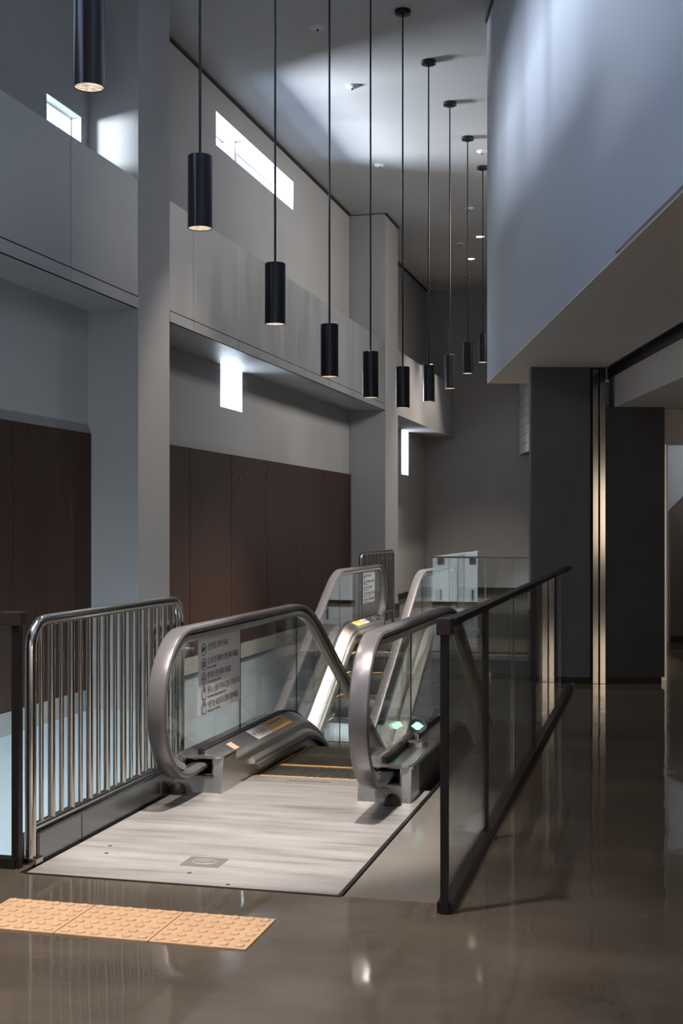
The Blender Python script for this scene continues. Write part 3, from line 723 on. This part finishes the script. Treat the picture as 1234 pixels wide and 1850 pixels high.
for a, bq in ((5.20, 5.62), (5.63, 6.60), (6.61, 6.80)):
    MB().box(-0.05, 0.035, a, bq, -0.3, 0.13).build('kerb_panel', 'kerb_steel', kb, bevel=0.003)
bar_railing('steel bar railing beside the far escalator top', -4.33, 18.15, 20.45, 1.10, 0.14, 15, True)

# ------------------------------------------------------------------ glass railings
def glass_railing(label, loc, rz, L, cuts, h, rail='dark_bronze', rw=0.024, rh=0.03, thick_posts=(), shoe=True, rail_over=0.0):
    G = tag(empty('glass_railing', loc, rz), label, 'railing')
    MB().box(-rw, rw, -rail_over, L, h-rh, h).build('top_rail', rail, G, bevel=0.003)
    if shoe: MB().box(-0.03, 0.03, 0, L, 0.0, 0.045).build('bottom_channel', rail, G, bevel=0.003)
    cs = [0.0]+list(cuts)+[L]
    for i in range(len(cs)-1):
        MB().box(-0.006, 0.006, cs[i]+0.006, cs[i+1]-0.006, 0.02, h-rh+0.005).build('glass_panel', 'clear_glass', G)
    for c in cuts:
        w = 0.014 if c in thick_posts else 0.004
        MB().box(-w, w, c-w, c+w, 0.0, h-rh).build('mullion', 'dark_bronze' if w > 0.01 else 'tube_steel', G)
    return G
g1 = glass_railing('long glass railing with dark top rail beside the right floor', (-0.835, 4.90, 0), 0.005, 7.06, (1.20, 2.40, 3.58, 4.75, 5.95), 1.135, thick_posts=(1.20, 3.58))
MB().box(-0.015, 0.015, -0.012, 0.022, 0.0, 1.12).build('end_post', 'dark_bronze', g1, bevel=0.003)
MB().box(-0.028, 0.028, -0.025, 0.06, 1.08, 1.145).build('corner_cap', 'bronze_cap', g1, bevel=0.004)
for y in (3.23, 5.0):
    MB().box(0.0065, 0.0075, y-0.07, y+0.07, 0.98, 1.085).build('paper_tag', 'white_plastic', g1)
g2 = glass_railing('dark framed glass railing at the left edge of the photo', (-2.765, 5.10, 0), PI/2, 2.4, (1.2,), 1.115)
MB().box(-0.02, 0.02, -0.015, 0.02, 0.0, 1.10).build('end_post', 'dark_bronze', g2, bevel=0.003)
MB().box(-0.032, 0.032, -0.03, 0.07, 1.065, 1.125).build('corner_cap', 'bronze_cap', g2, bevel=0.004)
g3 = glass_railing('glass railing across the edge of the far landing', (-2.67, 14.86, 0), -PI/2, 1.32, (0.62,), 1.15, rail='tube_steel', rw=0.018, rh=0.022)
g4 = glass_railing('short glass railing beside the far escalator', (-2.67, 14.86, 0), 0, 3.65, (1.2, 2.4), 1.15, rail='tube_steel', rw=0.018, rh=0.022)

# ------------------------------------------------------------------ tactile paving
dome = [(0.019, 0), (0.017, 0.005), (0.012, 0.0075), (0, 0.009)]
for i in range(3):
    T = empty('tactile_tile', (-2.56+0.373*i, 4.30, 0)); tag(T, ['orange tactile paving tile at the left end of the row', 'orange tactile paving tile in the middle of the row', 'orange tactile paving tile at the right end of the row'][i], 'paving tile', 'tactile tiles before the landing plate')
    MB().box(0.002, 0.371, 0, 0.36, 0, 0.006).build('slab', 'tactile_tile', T, bevel=0.001)
    if i == 0: dm = MB().lathe(dome, n=12).build('dome', 'tactile_tile', T, smooth=True).data; fd = bpy.data.objects[-1]
    for a in range(6):
        for bq in range(6):
            if i == 0 and a == 0 and bq == 0:
                o = [c for c in T.children if c.name.startswith('dome')][0]
            else:
                o = bpy.data.objects.new('dome', dm); C.objects.link(o); o.parent = T
            o.location = (0.034+a*0.061, 0.03+bq*0.06, 0.006)

# ------------------------------------------------------------------ pendants
PY = [5.64+1.5*i for i in range(10)]
PZ = [3.60, 3.264, 2.926, 2.725, 2.70, 2.74, 2.945, 3.255, 3.62, 3.96]
ordn = ['nearest and highest on the left', 'second from the camera', 'third from the camera', 'fourth from the camera', 'fifth from the camera', 'sixth from the camera', 'seventh from the camera', 'eighth from the camera', 'ninth from the camera', 'farthest, beside the hanging bulkhead']
PR, PL = 0.073, 0.43
body_me = MB().lathe([(0.0, PL), (PR-0.004, PL), (PR, PL-0.004), (PR, 0.0), (PR-0.004, 0.0), (PR-0.004, 0.03)], n=36)
parts = {}
for i in range(10):
    P = empty('pendant_lamp', (-2.68, PY[i], PZ[i])); tag(P, 'black cylinder pendant lamp, '+ordn[i], 'lamp', 'black cylinder pendants in a row')
    cl = CEIL-PZ[i]-PL
    if i == 0:
        parts['housing'] = body_me.build('housing', 'black_satin', P, smooth=True).data
        parts['diffuser'] = MB().lathe([(0, 0.012), (PR-0.004, 0.004)], n=30).build('diffuser', 'pendant_glow', P).data
        parts['canopy'] = MB().lathe([(0, 0), (0.085, 0), (0.085, -0.04), (0.06, -0.05), (0.0, -0.05)], n=28).build('canopy', 'black_satin', P, smooth=True).data
        [c for c in P.children if c.name.startswith('canopy')][0].location = (0, 0, CEIL-PZ[i])
    else:
        for k in ('housing', 'diffuser', 'canopy'):
            o = bpy.data.objects.new(k, parts[k]); C.objects.link(o); o.parent = P
            if k == 'canopy': o.location = (0, 0, CEIL-PZ[i])
    MB().tube([(0, 0, PL), (0, 0, CEIL-PZ[i]-0.03)], 0.0085, 8).build('cable', 'black_satin', P, smooth=True)
    s_ = spot('pendant_bulb', (0, 0, -0.005), (0, 0, -1), 75, WARM, 110, 0.7, 0.05); s_.parent = P

# ------------------------------------------------------------------ ceiling fittings
det = {}
for i, (x, y, lb) in enumerate(((-3.66, 13.34, 'left of the nearest canopies'), (-3.74, 15.24, 'between the strip window and pendant canopies'), (-4.16, 18.67, 'near the far pilaster'), (-2.58, 18.35, 'beside the bulkhead edge'), (-3.25, 21.58, 'beyond the last canopy'), (-3.82, 24.19, 'left of the lit downlights'), (-4.21, 27.31, 'at the far end of the ceiling'))):
    D = tag(empty('smoke_detector', (x, y, CEIL)), 'small white ceiling detector '+lb, 'detector', 'ceiling detectors')
    o = MB().lathe([(0, 0), (0.075, 0), (0.075, -0.012), (0.045, -0.03), (0, -0.032)], n=24).build('base', 'white_plastic', D, smooth=True)
    MB().lathe([(0, -0.03), (0.014, -0.03), (0.010, -0.05), (0, -0.052)], n=12).build('sensor', 'black_satin', D)
def downlight(x, y, z, lb, power, col=LED, ang=70, target=None, r=0.06, lit=True):
    D = tag(empty('downlight', (x, y, z)), lb, 'lamp', 'recessed downlights')
    MB().lathe([(0.075, 0.0), (0.10, 0.0), (0.10, -0.006), (0.075, -0.012), (0.070, 0.0)], n=28).build('trim_ring', 'white_plastic', D, smooth=True)
    MB().lathe([(0, -0.003), (0.070, -0.003)], n=24).build('lens', 'led_white' if lit else 'black_satin', D)
    if lit: spot('downlight_bulb', (x, y, z-0.02), target or (x, y, 0), power, col, ang, 0.6, r)
downlight(-3.37, 23.73, CEIL, 'lit recessed downlight nearest the bulkhead', 1000)
downlight(-3.83, 25.65, CEIL, 'lit recessed downlight near the end wall', 1000)
downlight(-4.28, 27.48, CEIL, 'unlit dark downlight near the end wall', 0, lit=False)
downlight(-1.75, 5.2, CEIL, 'downlight in the ceiling above the landing plate', 4000, (1.0, 0.92, 0.85), 25, (-2.05, 6.3, 0))
downlight(-3.0, 12.3, CEIL, 'downlight in the ceiling above the void', 800, (1.0, 0.88, 0.76), 46, (-4.3, 11.9, 0))  # added out of view to brighten the pilaster front
downlight(-1.5, 16.0, CEIL, 'downlight in the ceiling above the far escalator', 5200, LED, 52, (-3.0, 14.4, -0.5))  # added unseen behind the bulkhead to brighten the far decks and cladding
downlight(-2.9, 3.2, CEIL, 'downlight in the ceiling above the tactile tiles', 2500, (1.0, 0.90, 0.80), 46, (-2.6, 4.1, 0), 0.12)  # added out of view to brighten the foreground floor
downlight(-3.1, 11.5, CEIL, 'downlight in the ceiling before the near pilaster', 35, (1.0, 0.90, 0.80), 100, (-2.8, 12.4, 0), 0.12)  # weak ambient fill, added out of view
# low ceiling lights of the right hand zone
downlight(2.6, 6.5, 2.635, 'downlight in the low ceiling on the right', 30, WARM, 130)
downlight(0.9, 13.0, 2.635, 'downlight in the low ceiling by the right passage', 70, (0.9, 1.0, 0.82), 130)
downlight(1.2, 16.5, 2.635, 'downlight beyond the right passage', 45, DAY, 110, (0.2, 18.5, 2.2), 0.1)  # added to light the pale passage wall
downlight(-1.2, 19.6, CEIL, 'downlight in the ceiling before the white doors', 6500, DAY, 46, (-1.2, 24.2, 0.7), 0.15)  # added out of view so the doors mirror brightly
def fill_fixture(nm, lb, light, w, h, m):
    L_ = tag(empty(nm, light.location), lb, 'lamp'); L_.rotation_euler = light.rotation_euler
    MB().box(-w/2-0.03, w/2+0.03, -h/2-0.03, h/2+0.03, 0.01, 0.07).build('housing', m, L_, bevel=0.004)
    return L_
fill_fixture('wall_washer', 'large white wall washer lamp behind the hanging bulkhead', FILL_FAR, 2.4, 1.2, 'white_plastic')  # box dressing the added far fill
for nm, lb, lt, w_, h_ in (('window_7', 'lit shop window on the right wall behind the camera', FILL_RIGHT, 4.5, 1.6), ('window_8', 'wide glazed front behind the camera', FILL_FRONT, 9.0, 5.0)):  # frames dressing the added fill lights
    W_ = struct(empty(nm, lt.location), lb); W_.rotation_euler = lt.rotation_euler
    f_ = MB().box(-w_/2-0.08, w_/2+0.08, -h_/2-0.08, -h_/2, -0.05, 0.05).box(-w_/2-0.08, w_/2+0.08, h_/2, h_/2+0.08, -0.05, 0.05).box(-w_/2-0.08, -w_/2, -h_/2, h_/2, -0.05, 0.05).box(w_/2, w_/2+0.08, -h_/2, h_/2, -0.05, 0.05)
    f_.build('frame', 'dark_bronze', W_, merge=False)
for t_ in (2.6, 5.2):  # added out of view to lift the right floor and soffit
    u_ = 2.05; x_ = u_*math.cos(TH)-t_*math.sin(TH); y_ = u_*math.sin(TH)+t_*math.cos(TH)
    downlight(x_, y_, 3.02, ['warm downlight in the right soffit nearest the camera', 'warm downlight in the right soffit, second from the camera'][t_ > 3], 26, WARM, 140)
# lower level
area('lower_level_light', (-3.6, 8.0, -1.7), (-5.3, 8.2, -1.5), 2.4, 0.5, 170, (0.75, 0.9, 1.0))
area('lower_level_light', (-3.6, 14.0, -1.2), (-4.2, 20, -2.2), 1.6, 0.4, 110, (0.75, 0.9, 1.0))
